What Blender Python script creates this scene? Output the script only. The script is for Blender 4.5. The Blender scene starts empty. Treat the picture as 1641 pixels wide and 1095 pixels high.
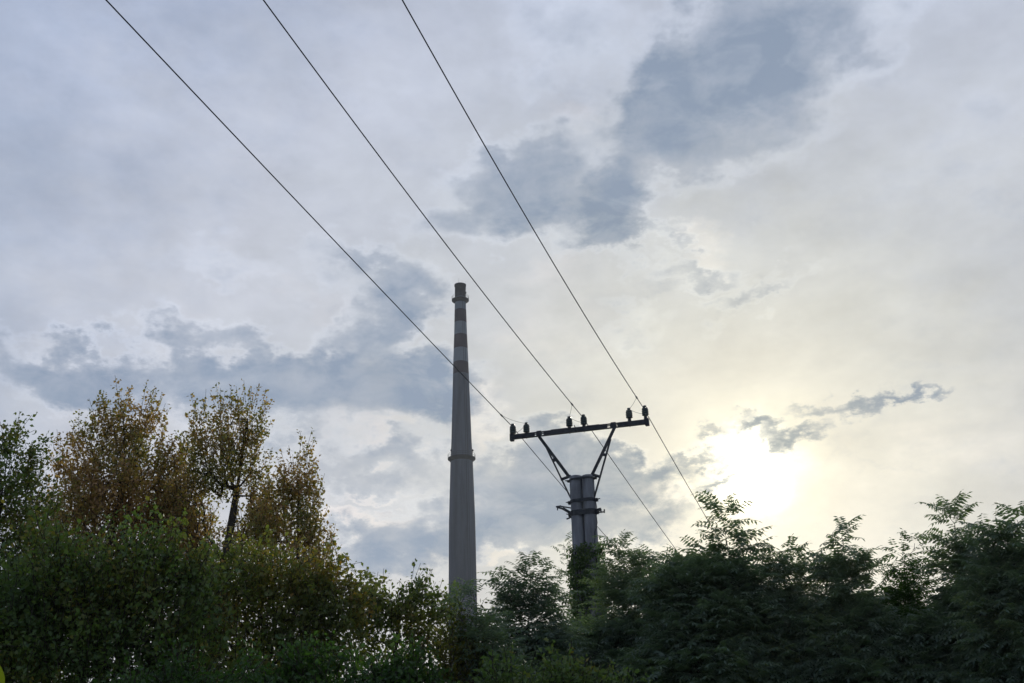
import bpy, math, random
import numpy as np
from mathutils import Vector, Matrix

# ------------------------------------------------------------------ camera
W, H, FPX = 1641.0, 1095.0, 1700.0          # photograph size, focal length in its pixels
PITCH, ROLL = math.radians(23.7), math.radians(1.69)
EYE = np.array([0.0, 0.0, 1.6])
cp, sp, cr, sr = math.cos(PITCH), math.sin(PITCH), math.cos(ROLL), math.sin(ROLL)
FWD = np.array([0.0, cp, sp])
R0, U0 = np.array([1.0, 0.0, 0.0]), np.array([0.0, -sp, cp])
RGT = R0 * cr - U0 * sr
UPV = U0 * cr + R0 * sr
scene = bpy.context.scene
col = scene.collection
cam_d = bpy.data.cameras.new("camera")
cam_d.sensor_width = 36.0
cam_d.lens = 36.0 * FPX / W
cam_d.clip_start, cam_d.clip_end = 0.05, 8000.0
cam = bpy.data.objects.new("camera", cam_d)
col.objects.link(cam)
cam.matrix_world = Matrix(((RGT[0], UPV[0], -FWD[0], EYE[0]), (RGT[1], UPV[1], -FWD[1], EYE[1]),
                           (RGT[2], UPV[2], -FWD[2], EYE[2]), (0, 0, 0, 1)))
scene.camera = cam

def ray(px, py):
    d = RGT * (px - W / 2) + UPV * (H / 2 - py) + FWD * FPX
    return d / np.linalg.norm(d)
def azel(px, py):
    d = ray(px, py)
    return math.degrees(math.atan2(d[0], d[1])), math.degrees(math.asin(d[2]))
def at(px, py, dist):
    """world point seen at a photograph pixel, at a horizontal distance from the eye"""
    d = ray(px, py)
    return EYE + d * (dist / math.hypot(d[0], d[1]))

# ------------------------------------------------------------------ light
SUN_AZ, SUN_EL = azel(1205, 755)
scene.view_settings.view_transform = 'Standard'
scene.view_settings.look = 'None'
scene.view_settings.exposure = 0.0
scene.view_settings.gamma = 1.0
scene.view_settings.use_curve_mapping = False
world = bpy.data.worlds.new("World")
scene.world = world
world.use_nodes = True
nt = world.node_tree
nt.nodes.clear()
N, L = nt.nodes, nt.links
def node(kind, **kw):
    n = N.new(kind)
    for k, v in kw.items():
        setattr(n, k, v)
    return n
def sock(n, i, v):
    if isinstance(v, bpy.types.NodeSocket):
        L.new(v, n.inputs[i])
    else:
        n.inputs[i].default_value = v
def math_(op, a, b=0.0, c=None, clamp=False):
    n = node('ShaderNodeMath', operation=op, use_clamp=clamp)
    sock(n, 0, a); sock(n, 1, b)
    if c is not None: sock(n, 2, c)
    return n.outputs[0]
def vmath(op, a, b=None, scale=None):
    n = node('ShaderNodeVectorMath', operation=op)
    sock(n, 0, a)
    if b is not None: sock(n, 1, b)
    if scale is not None: n.inputs['Scale'].default_value = scale
    return n.outputs['Value'] if op in ('LENGTH', 'DOT_PRODUCT') else n.outputs[0]
def maprange(v, a, b, c, d, smooth=True):
    n = node('ShaderNodeMapRange', interpolation_type='SMOOTHSTEP' if smooth else 'LINEAR')
    sock(n, 0, v)
    for i, x in enumerate((a, b, c, d)): n.inputs[i + 1].default_value = x
    return n.outputs[0]
def noise(vec, scale, detail, rough=0.55, color=False, dist=0.0):
    n = node('ShaderNodeTexNoise')
    sock(n, 'Vector', vec)
    n.inputs['Scale'].default_value = scale
    n.inputs['Detail'].default_value = detail
    n.inputs['Roughness'].default_value = rough
    n.inputs['Distortion'].default_value = dist
    return n.outputs['Color' if color else 'Fac']
def ramp(v, stops, interp='LINEAR'):
    n = node('ShaderNodeValToRGB')
    n.color_ramp.interpolation = interp
    e = n.color_ramp.elements
    while len(e) > 1: e.remove(e[-1])
    e[0].position = stops[0][0]; e[0].color = (*stops[0][1], 1)
    for p, c in stops[1:]:
        q = e.new(p); q.color = (*c, 1)
    sock(n, 0, v)
    return n.outputs[0]
def mix(f, a, b, blend='MIX'):
    n = node('ShaderNodeMix', data_type='RGBA', blend_type=blend)
    sock(n, 0, f); sock(n, 6, a); sock(n, 7, b)
    return n.outputs[2]

tc = node('ShaderNodeTexCoord')
dirv = vmath('NORMALIZE', tc.outputs['Generated'])
sep = node('ShaderNodeSeparateXYZ'); L.new(dirv, sep.inputs[0])
az = math_('MULTIPLY', math_('ARCTAN2', sep.outputs[0], sep.outputs[1]), 180 / math.pi)
el = math_('MULTIPLY', math_('ARCSINE', sep.outputs[2]), 180 / math.pi)
comb = node('ShaderNodeCombineXYZ'); L.new(az, comb.inputs[0]); L.new(el, comb.inputs[1])
sphere_p = comb.outputs[0]                       # (azimuth, elevation, 0) in degrees
squash = vmath('MULTIPLY', dirv, (1.0, 1.0, 1.7))
n_big = noise(squash, 9.0, 4.0, 0.5, True)
n_mid = noise(vmath('ADD', squash, (3.1, 7.7, 1.3)), 24.0, 7.0, 0.62, True)
warp = vmath('ADD', vmath('SCALE', vmath('SUBTRACT', n_big, (.5, .5, .5)), scale=6.0),
             vmath('SCALE', vmath('SUBTRACT', n_mid, (.5, .5, .5)), scale=5.5))
warped = vmath('MULTIPLY', vmath('ADD', sphere_p, warp), (1, 1, 0))
warp_s = vmath('SCALE', vmath('SUBTRACT', noise(squash, 45.0, 6.0, 0.6, True), (.5, .5, .5)), scale=3.0)
warped_s = vmath('MULTIPLY', vmath('ADD', sphere_p, warp_s), (1, 1, 0))

def blobs(lst, coord):
    total = None
    for px, py, rx, ry, rot, amp in lst:
        a, e = azel(px, py)
        m = node('ShaderNodeMapping', vector_type='TEXTURE')
        L.new(coord, m.inputs[0])
        m.inputs['Location'].default_value = (a, e, 0)
        m.inputs['Rotation'].default_value = (0, 0, math.radians(rot))
        m.inputs['Scale'].default_value = (rx * .0337 / math.cos(math.radians(e)), ry * .0337, 1)
        v = maprange(vmath('LENGTH', m.outputs[0]), 0.1, 1.45, amp, 0.0)
        total = v if total is None else math_('ADD', total, v)
    return total
DARK = [(1170, 50, 170, 90, 20, .9), (1080, 180, 110, 80, 30, .8), (1210, 150, 130, 80, 20, .65), (1130, 265, 110, 50, 0, .65),
        (900, 60, 90, 70, 0, .35), (1370, 40, 110, 60, 20, .4),
        (840, 260, 120, 50, 10, .8), (770, 340, 100, 50, 0, .6), (900, 320, 100, 55, 0, .7), (1000, 350, 50, 70, 0, .85), (960, 395, 60, 35, 0, .6),
        (1110, 440, 70, 26, 0, .5), (1080, 385, 50, 16, 0, .45), (1200, 465, 70, 18, 25, .4), (1010, 530, 60, 26, 0, .3),
        (655, 460, 65, 55, 0, .95), (580, 520, 70, 45, 0, .8), (560, 430, 60, 35, 0, .35), (360, 440, 80, 30, 0, .3),
        (90, 590, 110, 45, 0, .95), (220, 605, 130, 50, 0, .85), (320, 560, 110, 26, 0, .35), (450, 600, 120, 42, 0, .85),
        (580, 605, 130, 52, 0, 1.0), (690, 625, 90, 60, 0, .8), (480, 665, 120, 40, 0, .7), (300, 660, 120, 40, 0, .4),
        (570, 755, 150, 36, 0, .5), (640, 725, 70, 25, 0, .3), (830, 745, 110, 45, 0, .7), (690, 860, 130, 42, 0, .8), (820, 800, 110, 45, 0, .7),
        (610, 900, 110, 36, 0, .7), (900, 770, 80, 60, 0, .7), (1030, 755, 110, 34, 0, .85), (1000, 830, 120, 45, 0, .7), (880, 865, 90, 32, 0, .6)]
SMALL = [(1400, 647, 70, 16, 3, .9), (1300, 652, 45, 13, 0, .6), (1475, 630, 50, 10, 8, .7), (1140, 692, 30, 13, 0, .7), (1215, 682, 45, 16, -10, 1.0),
         (1285, 692, 45, 14, 0, .85), (1245, 712, 22, 12, -30, .8), (1110, 742, 60, 17, 0, .9), (1155, 768, 50, 12, 5, .85), (1195, 660, 25, 8, 0, .6),
         (1430, 750, 90, 9, -12, .22), (1480, 800, 90, 16, 0, .16), (1350, 730, 30, 9, 0, .2), (1190, 480, 60, 12, 30, .3), (1060, 455, 50, 20, 0, .3)]
LIGHT = [(560, 838, 120, 22, 4, .9), (850, 822, 60, 9, 0, .6), (640, 690, 60, 30, 20, .6), (560, 695, 50, 20, 0, .4), (605, 790, 45, 12, 0, .6),
         (790, 912, 36, 22, 20, .8), (760, 655, 60, 45, 0, .5), (940, 190, 90, 55, 0, .45), (1120, 395, 60, 40, 0, .6), (600, 555, 80, 18, 0, .3),
         (1090, 795, 70, 24, -10, .8), (900, 460, 150, 60, 0, .4), (480, 480, 120, 40, 0, .3), (300, 520, 160, 26, 0, .25), (860, 560, 120, 60, 0, .45),
         (150, 660, 90, 30, 0, .4), (740, 700, 40, 50, 0, .4), (985, 900, 60, 14, 0, .4)]
fbm = noise(vmath('ADD', squash, (9.0, 2.0, 5.0)), 17.0, 9.0, 0.6)
wisps = noise(vmath('MULTIPLY', dirv, (1.0, 1.0, 2.6)), 34.0, 9.0, 0.62)
dark_d = blobs([(x, y, rx * 1.08, ry * 1.08, r, a * (1.15 if y > 700 else .95)) for x, y, rx, ry, r, a in DARK], warped)
dark_d = math_('ADD', dark_d, math_('MULTIPLY', math_('SUBTRACT', fbm, .5), math_('MULTIPLY', dark_d, 2.0, clamp=True)))
small_d = blobs(SMALL, warped_s)
small_d = math_('ADD', small_d, math_('MULTIPLY', math_('SUBTRACT', wisps, .5), math_('MULTIPLY', small_d, 3.0, clamp=True)))
dark_soft = maprange(dark_d, -.05, 1.25, 0, 1.0)
dark_hard = maprange(dark_d, .12, .95, 0, 1.0)
tex = noise(vmath('ADD', squash, (2.0, 6.0, 4.0)), 20.0, 9.0, .58, dist=.35)
tex2 = noise(vmath('ADD', squash, (6.0, 1.0, 2.0)), 8.0, 4.0, .5)
thick = math_('MULTIPLY', maprange(tex, .28, .72, .50, 1.12), maprange(tex2, .35, .65, .70, 1.12))
dark_m = math_('MULTIPLY', math_('ADD', math_('MULTIPLY', dark_soft, .82), math_('MULTIPLY', dark_hard, .45)), thick)
dark_m = math_('MULTIPLY', math_('DIVIDE', dark_m, math_('ADD', 1.0, math_('MULTIPLY', dark_m, .32))), 1.24, clamp=True)
veil_m = math_('MULTIPLY', maprange(fbm, .52, .80, 0, .35), maprange(noise(squash, 4.0, 3.0, .5), .40, .62, .15, 1.0))
dark_m = math_('MAXIMUM', math_('MAXIMUM', dark_m, veil_m), maprange(small_d, .0, 1.15, 0, 1.0))
light_d = blobs(LIGHT, warped)
light_m = maprange(math_('ADD', light_d, math_('SUBTRACT', fbm, .5)), .15, .95, 0, .8)

sa, se = math.radians(SUN_AZ), math.radians(SUN_EL)
SUN_DIR = (math.sin(sa) * math.cos(se), math.cos(sa) * math.cos(se), math.sin(se))
theta = math_('MULTIPLY', math_('ARCCOSINE', math_('MINIMUM', vmath('DOT_PRODUCT', dirv, SUN_DIR), 1.0)), 180 / math.pi)
theta_w = math_('ADD', theta, math_('MULTIPLY', math_('SUBTRACT', fbm, .5), math_('MULTIPLY', theta, .55)))
K = 10.0                                          # cloud radiances below are divided by the Background strength
t = math_('DIVIDE', theta_w, 90.0)
base = ramp(t, [(0.0, (1.0, .97, .82)), (3.0 / 90, (.82, .79, .64)), (5.0 / 90, (.72, .70, .60)), (9.0 / 90, (.66, .66, .60)), (15.0 / 90, (.57, .59, .60)),
                (22.0 / 90, (.59, .62, .67)), (30.0 / 90, (.60, .63, .70)), (40.0 / 90, (.51, .56, .67)), (60.0 / 90, (.44, .52, .67)), (1.0, (.45, .53, .68))])
darkc = ramp(t, [(0.0, (.12, .17, .20)), (8.0 / 90, (.20, .25, .31)), (18.0 / 90, (.25, .315, .42)), (30.0 / 90, (.27, .335, .45)), (1.0, (.28, .34, .45))])
lightc = ramp(t, [(0.0, (1.0, .95, .78)), (12.0 / 90, (.86, .82, .72)), (22.0 / 90, (.76, .73, .73)), (1.0, (.60, .61, .68))])
mott = maprange(noise(vmath('ADD', squash, (1.0, 4.0, 8.0)), 6.5, 8.0, 0.6), .3, .7, .90, 1.08, False)
c = mix(light_m, base, lightc)
c = vmath('MULTIPLY', c, vmath('ADD', mix(1.0, (0, 0, 0, 1), (0, 0, 0, 1)), (0, 0, 0))) if False else c
rim = math_('MULTIPLY', maprange(dark_d, .0, .22, 0, 1), maprange(dark_d, .22, .6, 1, 0))      # thin lit edges round the thick cloud
fine = maprange(noise(vmath('ADD', squash, (8.0, 3.0, 1.0)), 19.0, 8.0, .6), .3, .7, .93, 1.06, False)
mott = math_('MULTIPLY', mott, math_('MULTIPLY', fine, math_('ADD', 1.0, math_('MULTIPLY', rim, .13))))
vm = node('ShaderNodeVectorMath', operation='SCALE'); L.new(c, vm.inputs[0]); L.new(mott, vm.inputs['Scale'])
high = ramp(maprange(el, 8.0, 42.0, 0.0, 1.0, False), [(0.0, (1.07, 1.01, .95)), (.35, (1.02, 1.0, .98)), (.7, (.96, .97, 1.01)), (1.0, (.91, .94, 1.02))])
c = mix(1.0, vm.outputs[0], high, 'MULTIPLY')
c = mix(dark_m, c, darkc)
# the sun's disc drowned in thin cloud: a blown-out core with a soft rim, dimmed where thicker cloud crosses it
theta_c = math_('ADD', theta, math_('MULTIPLY', math_('SUBTRACT', noise(squash, 18.0, 6.0, .55), .5), 4.0))
core = math_('MULTIPLY', math_('POWER', maprange(theta_c, .4, 3.7, 1.0, 0.0, False), 2.2), math_('SUBTRACT', 1.0, math_('MULTIPLY', dark_m, .96)))
halo = math_('MULTIPLY', math_('POWER', maprange(theta, 0.0, 13.0, 1.0, 0.0, False), 3.0), math_('SUBTRACT', 1.0, math_('MULTIPLY', dark_m, .7)))
vs = node('ShaderNodeVectorMath', operation='SCALE'); vs.inputs[0].default_value = (1.9, 1.8, 1.45); L.new(core, vs.inputs['Scale'])
vh = node('ShaderNodeVectorMath', operation='SCALE'); vh.inputs[0].default_value = (.20, .17, .09); L.new(halo, vh.inputs['Scale'])
c = vmath('ADD', vmath('ADD', c, vs.outputs[0]), vh.outputs[0])
c = vmath('SCALE', c, scale=K)
sky = node('ShaderNodeTexSky')
sky.sky_type = 'NISHITA'
sky.sun_disc = False
sky.sun_elevation = math.radians(SUN_EL)
sky.sun_rotation = math.radians(SUN_AZ)
sky.altitude = 200
cover = maprange(math_('ADD', noise(vmath('ADD', squash, (5.0, 5.0, 5.0)), 5.0, 6.0, .6), math_('MULTIPLY', theta, -.006)), .05, .40, .72, .96)
final = mix(cover, sky.outputs[0], c)
bg = node('ShaderNodeBackground')
L.new(final, bg.inputs[0])
bg.inputs['Strength'].default_value = 1.0 / K
wo = node('ShaderNodeOutputWorld')
L.new(bg.outputs[0], wo.inputs[0])

sun_d = bpy.data.lights.new("sun", 'SUN')
sun_d.energy = 1.5
sun_d.angle = math.radians(4.0)
sun_d.color = (1.0, .93, .80)
sun = bpy.data.objects.new("sun", sun_d)
col.objects.link(sun)
sun.location = (60, 200, 80)
sun.rotation_euler = Vector(SUN_DIR).to_track_quat('Z', 'Y').to_euler()

# ------------------------------------------------------------------ materials
def mat(name, rgb, rough=.8, metal=0.0, var=.25, scale=3.0, bump=.2, bscale=30.0, stretch=(1, 1, 1), spec=.3, extra=None):
    m = bpy.data.materials.new(name)
    m.use_nodes = True
    t = m.node_tree; n = t.nodes; l = t.links
    b = n['Principled BSDF']
    b.inputs['Roughness'].default_value = rough
    b.inputs['Metallic'].default_value = metal
    b.inputs['Specular IOR Level'].default_value = spec
    tc_ = n.new('ShaderNodeTexCoord')
    mp = n.new('ShaderNodeMapping'); mp.inputs['Scale'].default_value = stretch
    l.new(tc_.outputs['Object'], mp.inputs[0])
    no = n.new('ShaderNodeTexNoise'); no.inputs['Scale'].default_value = scale; no.inputs['Detail'].default_value = 8
    no.inputs['Roughness'].default_value = .65
    l.new(mp.outputs[0], no.inputs['Vector'])
    r = n.new('ShaderNodeValToRGB')
    r.color_ramp.elements[0].position = .3; r.color_ramp.elements[1].position = .7
    r.color_ramp.elements[0].color = (*[x * (1 - var) for x in rgb], 1)
    r.color_ramp.elements[1].color = (*[min(1, x * (1 + var)) for x in rgb], 1)
    l.new(no.outputs[0], r.inputs[0]); l.new(r.outputs[0], b.inputs['Base Color'])
    n2 = n.new('ShaderNodeTexNoise'); n2.inputs['Scale'].default_value = bscale; n2.inputs['Detail'].default_value = 5
    l.new(tc_.outputs['Object'], n2.inputs['Vector'])
    bp = n.new('ShaderNodeBump'); bp.inputs['Strength'].default_value = bump; bp.inputs['Distance'].default_value = .02
    l.new(n2.outputs[0], bp.inputs['Height']); l.new(bp.outputs[0], b.inputs['Normal'])
    return m
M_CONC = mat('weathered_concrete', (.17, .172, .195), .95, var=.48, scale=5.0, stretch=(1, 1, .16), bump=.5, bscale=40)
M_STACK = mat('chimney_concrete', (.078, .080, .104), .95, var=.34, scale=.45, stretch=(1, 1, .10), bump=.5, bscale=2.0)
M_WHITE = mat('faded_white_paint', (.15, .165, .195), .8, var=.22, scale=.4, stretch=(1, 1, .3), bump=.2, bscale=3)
M_RED = mat('faded_red_paint', (.040, .024, .034), .8, var=.25, scale=.4, stretch=(1, 1, .3), bump=.2, bscale=3)
M_BRICK = mat('sooty_flue_brick', (.035, .028, .036), .9, var=.3, scale=.8, bump=.4, bscale=6)
M_STEEL = mat('dark_weathered_steel', (.035, .037, .045), .6, .5, var=.4, scale=9, bump=.3, bscale=60)
M_CERAM = mat('glazed_porcelain', (.035, .045, .045), .22, 0, var=.2, scale=10, bump=.05, spec=.5)
M_WIRE = mat('bare_conductor', (.03, .032, .04), .7, .3, var=.2, scale=20, bump=.1)
M_BARK = mat('tree_bark', (.045, .037, .03), .95, var=.4, scale=6, stretch=(1, 1, .3), bump=.8, bscale=50)
M_GRASS = mat('meadow_grass', (.05, .07, .02), .95, var=.5, scale=.6, bump=.6, bscale=6)

def leaf_mat(name, stops, trans=.45, rough=.5):
    m = bpy.data.materials.new(name); m.use_nodes = True
    t = m.node_tree; n = t.nodes; l = t.links
    b = n['Principled BSDF']; out = n['Material Output']
    a = n.new('ShaderNodeAttribute'); a.attribute_name = 'tint'
    r = n.new('ShaderNodeValToRGB')
    e = r.color_ramp.elements
    while len(e) > 1: e.remove(e[-1])
    e[0].position = stops[0][0]; e[0].color = (*stops[0][1], 1)
    for p, c_ in stops[1:]:
        q = e.new(p); q.color = (*c_, 1)
    l.new(a.outputs['Fac'], r.inputs[0])
    l.new(r.outputs[0], b.inputs['Base Color'])
    b.inputs['Roughness'].default_value = rough
    b.inputs['Specular IOR Level'].default_value = .35
    tr = n.new('ShaderNodeBsdfTranslucent'); 
    sc_ = n.new('ShaderNodeMix'); sc_.data_type = 'RGBA'; sc_.blend_type = 'MULTIPLY'; sc_.inputs[0].default_value = 1
    l.new(r.outputs[0], sc_.inputs[6]); sc_.inputs[7].default_value = (1.5, 1.7, .7, 1)
    l.new(sc_.outputs[2], tr.inputs[0])
    mx = n.new('ShaderNodeMixShader'); mx.inputs[0].default_value = trans
    l.new(b.outputs[0], mx.inputs[1]); l.new(tr.outputs[0], mx.inputs[2]); l.new(mx.outputs[0], out.inputs[0])
    return m
LEAF_GREEN = leaf_mat('dark_green_leaves', [(0, (.06, .10, .045)), (.45, (.11, .16, .055)), (.75, (.15, .16, .045)), (.9, (.22, .17, .05)), (1, (.30, .22, .06))])
LEAF_BROWN = leaf_mat('autumn_brown_leaves', [(0, (.11, .14, .05)), (.35, (.25, .21, .08)), (.7, (.38, .215, .115)), (1, (.46, .29, .15))])
LEAF_OLIVE = leaf_mat('olive_leaves', [(0, (.075, .11, .04)), (.45, (.14, .16, .045)), (.75, (.21, .17, .05)), (1, (.38, .19, .05))])
LEAF_YELLOW = leaf_mat('yellowing_leaves', [(0, (.04, .06, .015)), (.5, (.09, .09, .02)), (1, (.24, .17, .02))])
LEAF_PINNATE = leaf_mat('compound_leaves', [(0, (.075, .11, .09)), (.6, (.12, .16, .12)), (1, (.17, .20, .10))], trans=.45)
LEAF_BRIGHT = leaf_mat('fresh_green_leaves', [(0, (.025, .055, .016)), (.6, (.05, .10, .026)), (1, (.10, .15, .035))])

# ------------------------------------------------------------------ mesh helpers
def tag(o, label=None, cat=None, group=None, kind=None):
    if label: o['label'] = label
    if cat: o['category'] = cat
    if group: o['group'] = group
    if kind: o['kind'] = kind
    return o
def empty(name, loc, label, cat, group=None):
    o = bpy.data.objects.new(name, None)
    o.location = [float(x) for x in loc]
    col.objects.link(o)
    return tag(o, label, cat, group)
def link_mesh(name, verts, faces, m, parent=None, smooth=False, origin=None):
    """verts in world space; the object's origin is its parent's (or `origin`)"""
    verts = np.asarray(verts, dtype=np.float64).reshape(-1, 3)
    o_ = np.zeros(3)
    if parent is not None:
        p = parent; o_ = np.zeros(3)
        while p is not None:
            o_ = o_ + np.array(p.location); p = p.parent
    elif origin is not None:
        o_ = np.asarray(origin, dtype=float)
    me = bpy.data.meshes.new(name)
    me.from_pydata((verts - o_).tolist(), [], faces)
    me.materials.append(m)
    if smooth:
        me.polygons.foreach_set('use_smooth', [True] * len(me.polygons))
    me.update()
    ob = bpy.data.objects.new(name, me)
    col.objects.link(ob)
    if parent is not None: ob.parent = parent
    elif origin is not None: ob.location = [float(x) for x in o_]
    return ob
class MB:
    def __init__(s): s.v, s.f = [], []
    def add(s, v, f):
        k = len(s.v); s.v += [tuple(float(x) for x in p) for p in v]; s.f += [tuple(i + k for i in q) for q in f]
        return s
    def frame(s, d):
        d = np.asarray(d, float); d = d / np.linalg.norm(d)
        a = np.array([0, 0, 1.0]) if abs(d[2]) < .95 else np.array([1.0, 0, 0])
        x = np.cross(d, a); x /= np.linalg.norm(x)
        return x, np.cross(x, d), d
    def tube(s, p, q, r0, r1=None, n=10, cap=True):
        p, q = np.asarray(p, float), np.asarray(q, float); r1 = r0 if r1 is None else r1
        x, y, _ = s.frame(q - p)
        an = [2 * math.pi * i / n for i in range(n)]
        v = [p + (x * math.cos(a) + y * math.sin(a)) * r0 for a in an] + [q + (x * math.cos(a) + y * math.sin(a)) * r1 for a in an]
        f = [(i, (i + 1) % n, n + (i + 1) % n, n + i) for i in range(n)]
        if cap: f += [tuple(range(n))[::-1], tuple(range(n, 2 * n))]
        return s.add(v, f)
    def path(s, pts, r, n=6):
        pts = [np.asarray(p, float) for p in pts]
        rr = r if hasattr(r, '__len__') else [r] * len(pts)
        v, f = [], []
        for i, p in enumerate(pts):
            d = pts[min(i + 1, len(pts) - 1)] - pts[max(i - 1, 0)]
            x, y, _ = s.frame(d)
            v += [p + (x * math.cos(2 * math.pi * k / n) + y * math.sin(2 * math.pi * k / n)) * rr[i] for k in range(n)]
        for i in range(len(pts) - 1):
            for k in range(n):
                f.append((i * n + k, i * n + (k + 1) % n, (i + 1) * n + (k + 1) % n, (i + 1) * n + k))
        f += [tuple(range(n))[::-1], tuple(range((len(pts) - 1) * n, len(pts) * n))]
        return s.add(v, f)
    def lathe(s, c, prof, n=24, cap=True):
        """prof: list of (z, r) in absolute z above c"""
        v, f = [], []
        for z, r in prof:
            v += [(c[0] + r * math.cos(2 * math.pi * k / n), c[1] + r * math.sin(2 * math.pi * k / n), c[2] + z) for k in range(n)]
        for i in range(len(prof) - 1):
            for k in range(n):
                f.append((i * n + k, i * n + (k + 1) % n, (i + 1) * n + (k + 1) % n, (i + 1) * n + k))
        if cap: f += [tuple(range(n))[::-1], tuple(range((len(prof) - 1) * n, len(prof) * n))]
        return s.add(v, f)
    def box(s, c, ax, ay, az_, hx, hy, hz):
        c = np.asarray(c, float)
        v = [c + ax * (i * hx) + ay * (j * hy) + az_ * (k * hz) for i in (-1, 1) for j in (-1, 1) for k in (-1, 1)]
        return s.add(v, [(0, 1, 3, 2), (4, 6, 7, 5), (0, 4, 5, 1), (2, 3, 7, 6), (0, 2, 6, 4), (1, 5, 7, 3)])
    def bar(s, p, q, w, h, side):
        """rectangular bar from p to q, w wide along `side`, h deep across it"""
        p, q = np.asarray(p, float), np.asarray(q, float)
        d = q - p; ln = np.linalg.norm(d); d = d / ln
        a = np.asarray(side, float); a = a - d * a.dot(d); a /= np.linalg.norm(a)
        return s.box((p + q) / 2, d, a, np.cross(d, a), ln / 2, w / 2, h / 2)
    def build(s, name, m, parent=None, smooth=False, origin=None):
        return link_mesh(name, s.v, s.f, m, parent, smooth, origin)

# ------------------------------------------------------------------ ground
rng = np.random.default_rng(7)
def ground_z(x, y):
    return 0.12 * math.sin(x * .05) * math.sin(y * .04 + 1)
gv, gf = [], []
rings = [0, 5, 10, 15, 20, 30, 45, 70, 110, 170, 260, 400, 620, 900, 1300]
NS = 48
for r_ in rings:
    for k in range(NS):
        x, y = r_ * math.cos(2 * math.pi * k / NS), r_ * math.sin(2 * math.pi * k / NS) + 20
        gv.append((x, y, ground_z(x, y) if r_ else ground_z(0, 20)))
for i in range(len(rings) - 1):
    for k in range(NS):
        a, b = i * NS + k, i * NS + (k + 1) % NS
        gf.append((a, b, b + NS, a + NS))
tag(link_mesh('ground', gv, gf, M_GRASS, smooth=True), 'grassy ground below the trees', kind='structure')

# ------------------------------------------------------------------ chimney
CH_D = 300.0
ctop = at(737.5, 457, CH_D)
CX, CY = ctop[0], ctop[1]
def ch_z(py, px=739): return at(px, py, CH_D)[2]
def ch_r(py, wpx):
    d = at(739, py, CH_D) - EYE
    return wpx / 2 * d.dot(FWD) / FPX
prof_px = [(457, 17.4), (478, 17.8), (485, 17.8), (540, 21.0), (577, 24.0), (640, 28.0), (714, 33.0), (741, 36.0), (837, 42.3), (919, 44.5), (970, 46)]
zr = [(ch_z(y), ch_r(y, w)) for y, w in prof_px]
zb, rb = zr[-1]
zr.append((0.0, rb + (rb - zr[-3][1]) * .75 * zb / (zr[-3][0] - zb) * .45))
zr = sorted(zr)
def rad(z): return float(np.interp(z, [a for a, b in zr], [b for a, b in zr]))
chim = empty('factory_chimney', (CX, CY, 0), 'tall tapering concrete factory chimney with red and white banded top', 'chimney')
def shell(name, z0, z1, m, extra=0.0, steps=4, smooth=True, cap=False):
    b = MB()
    b.lathe((CX, CY, 0), [(z0 + (z1 - z0) * i / steps, rad(z0 + (z1 - z0) * i / steps) + extra) for i in range(steps + 1)], 48, cap)
    return b.build(name, m, chim, smooth)
zt = ch_z(457); zf = ch_z(478); zw = ch_z(498); z1 = ch_z(518); z2 = ch_z(538); z3 = ch_z(560); z4 = ch_z(582); z5 = ch_z(601)
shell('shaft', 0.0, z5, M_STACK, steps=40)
shell('red_band', z5, z4, M_RED).name = 'painted_band'
for a_, b_, m_ in ((z4, z3, M_WHITE), (z3, z2, M_RED), (z2, z1, M_WHITE), (z1, zw, M_RED), (zw, zf, M_WHITE)):
    shell('painted_band', a_, b_, m_, .012 if m_ is M_RED else .0)
for o in [o for o in chim.children if o.name.startswith('painted_band')]:
    o['label'] = 'faded red painted band' if o.data.materials[0] is M_RED else 'faded white painted band'
b = MB(); r_ = rad(zt)
b.lathe((CX, CY, 0), [(zf, r_), (zf + .5, r_ + .02), (zt - .5, r_ - .02), (zt - .45, r_ + .14), (zt, r_ + .14), (zt, r_ - .3), (zf + 1, r_ - .35)], 48, False)
b.build('flue_mouth', M_BRICK, chim, True)
def gallery(zc, over, posts=20):
    r = rad(zc)
    b = MB()
    b.lathe((CX, CY, 0), [(zc - 1.1, r + .03), (zc - .55, r + over * .55), (zc - .25, r + over), (zc, r + over), (zc + .02, r + over - .15), (zc + .02, r - .1)], 48, False)
    g_ = b.build('gallery', M_BRICK, chim, False)
    b = MB()
    for k in range(posts):
        a = 2 * math.pi * k / posts
        p = np.array([CX + (r + over - .06) * math.cos(a), CY + (r + over - .06) * math.sin(a), zc])
        b.tube(p, p + np.array([0, 0, 1.15]), .035, n=5)
    for h in (.6, 1.15):
        b.path([(CX + (r + over - .06) * math.cos(2 * math.pi * k / 40), CY + (r + over - .06) * math.sin(2 * math.pi * k / 40), zc + h) for k in range(41)], .03, 4)
    b.build('railing', M_STEEL, g_)
gallery(ch_z(481), .95)
gallery(ch_z(735), .85)
rl = rad(ch_z(735)) + .55                          # lamp boxes on the galleries' rails, one rod at the mouth
for zq, aa_ in ((ch_z(735), 1.0), (ch_z(735), -.9), (ch_z(481), .8)):
    a = math.atan2(-CY, -CX) + aa_
    rr = rad(zq) + .62
    b = MB(); p = np.array([CX + rr * math.cos(a), CY + rr * math.sin(a), zq + 1.5])
    b.tube(p - np.array([0, 0, 1.45]), p, .05, n=6); b.lathe(p, [(0, .2), (.12, .26), (.42, .26), (.6, .12)], 10)
    b.build('warning_lamp', M_STEEL, chim)
for aa_ in (0.3, 2.4, 4.5):
    b = MB(); rr = rad(zt) + .1
    p = np.array([CX + rr * math.cos(aa_), CY + rr * math.sin(aa_), zt - 1.5])
    b.tube(p, p + np.array([0, 0, 3.0]), .04, .02, n=5); b.build('lightning_rod', M_STEEL, chim)
b = MB()                                           # ladder up the shaft, facing slightly right
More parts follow.
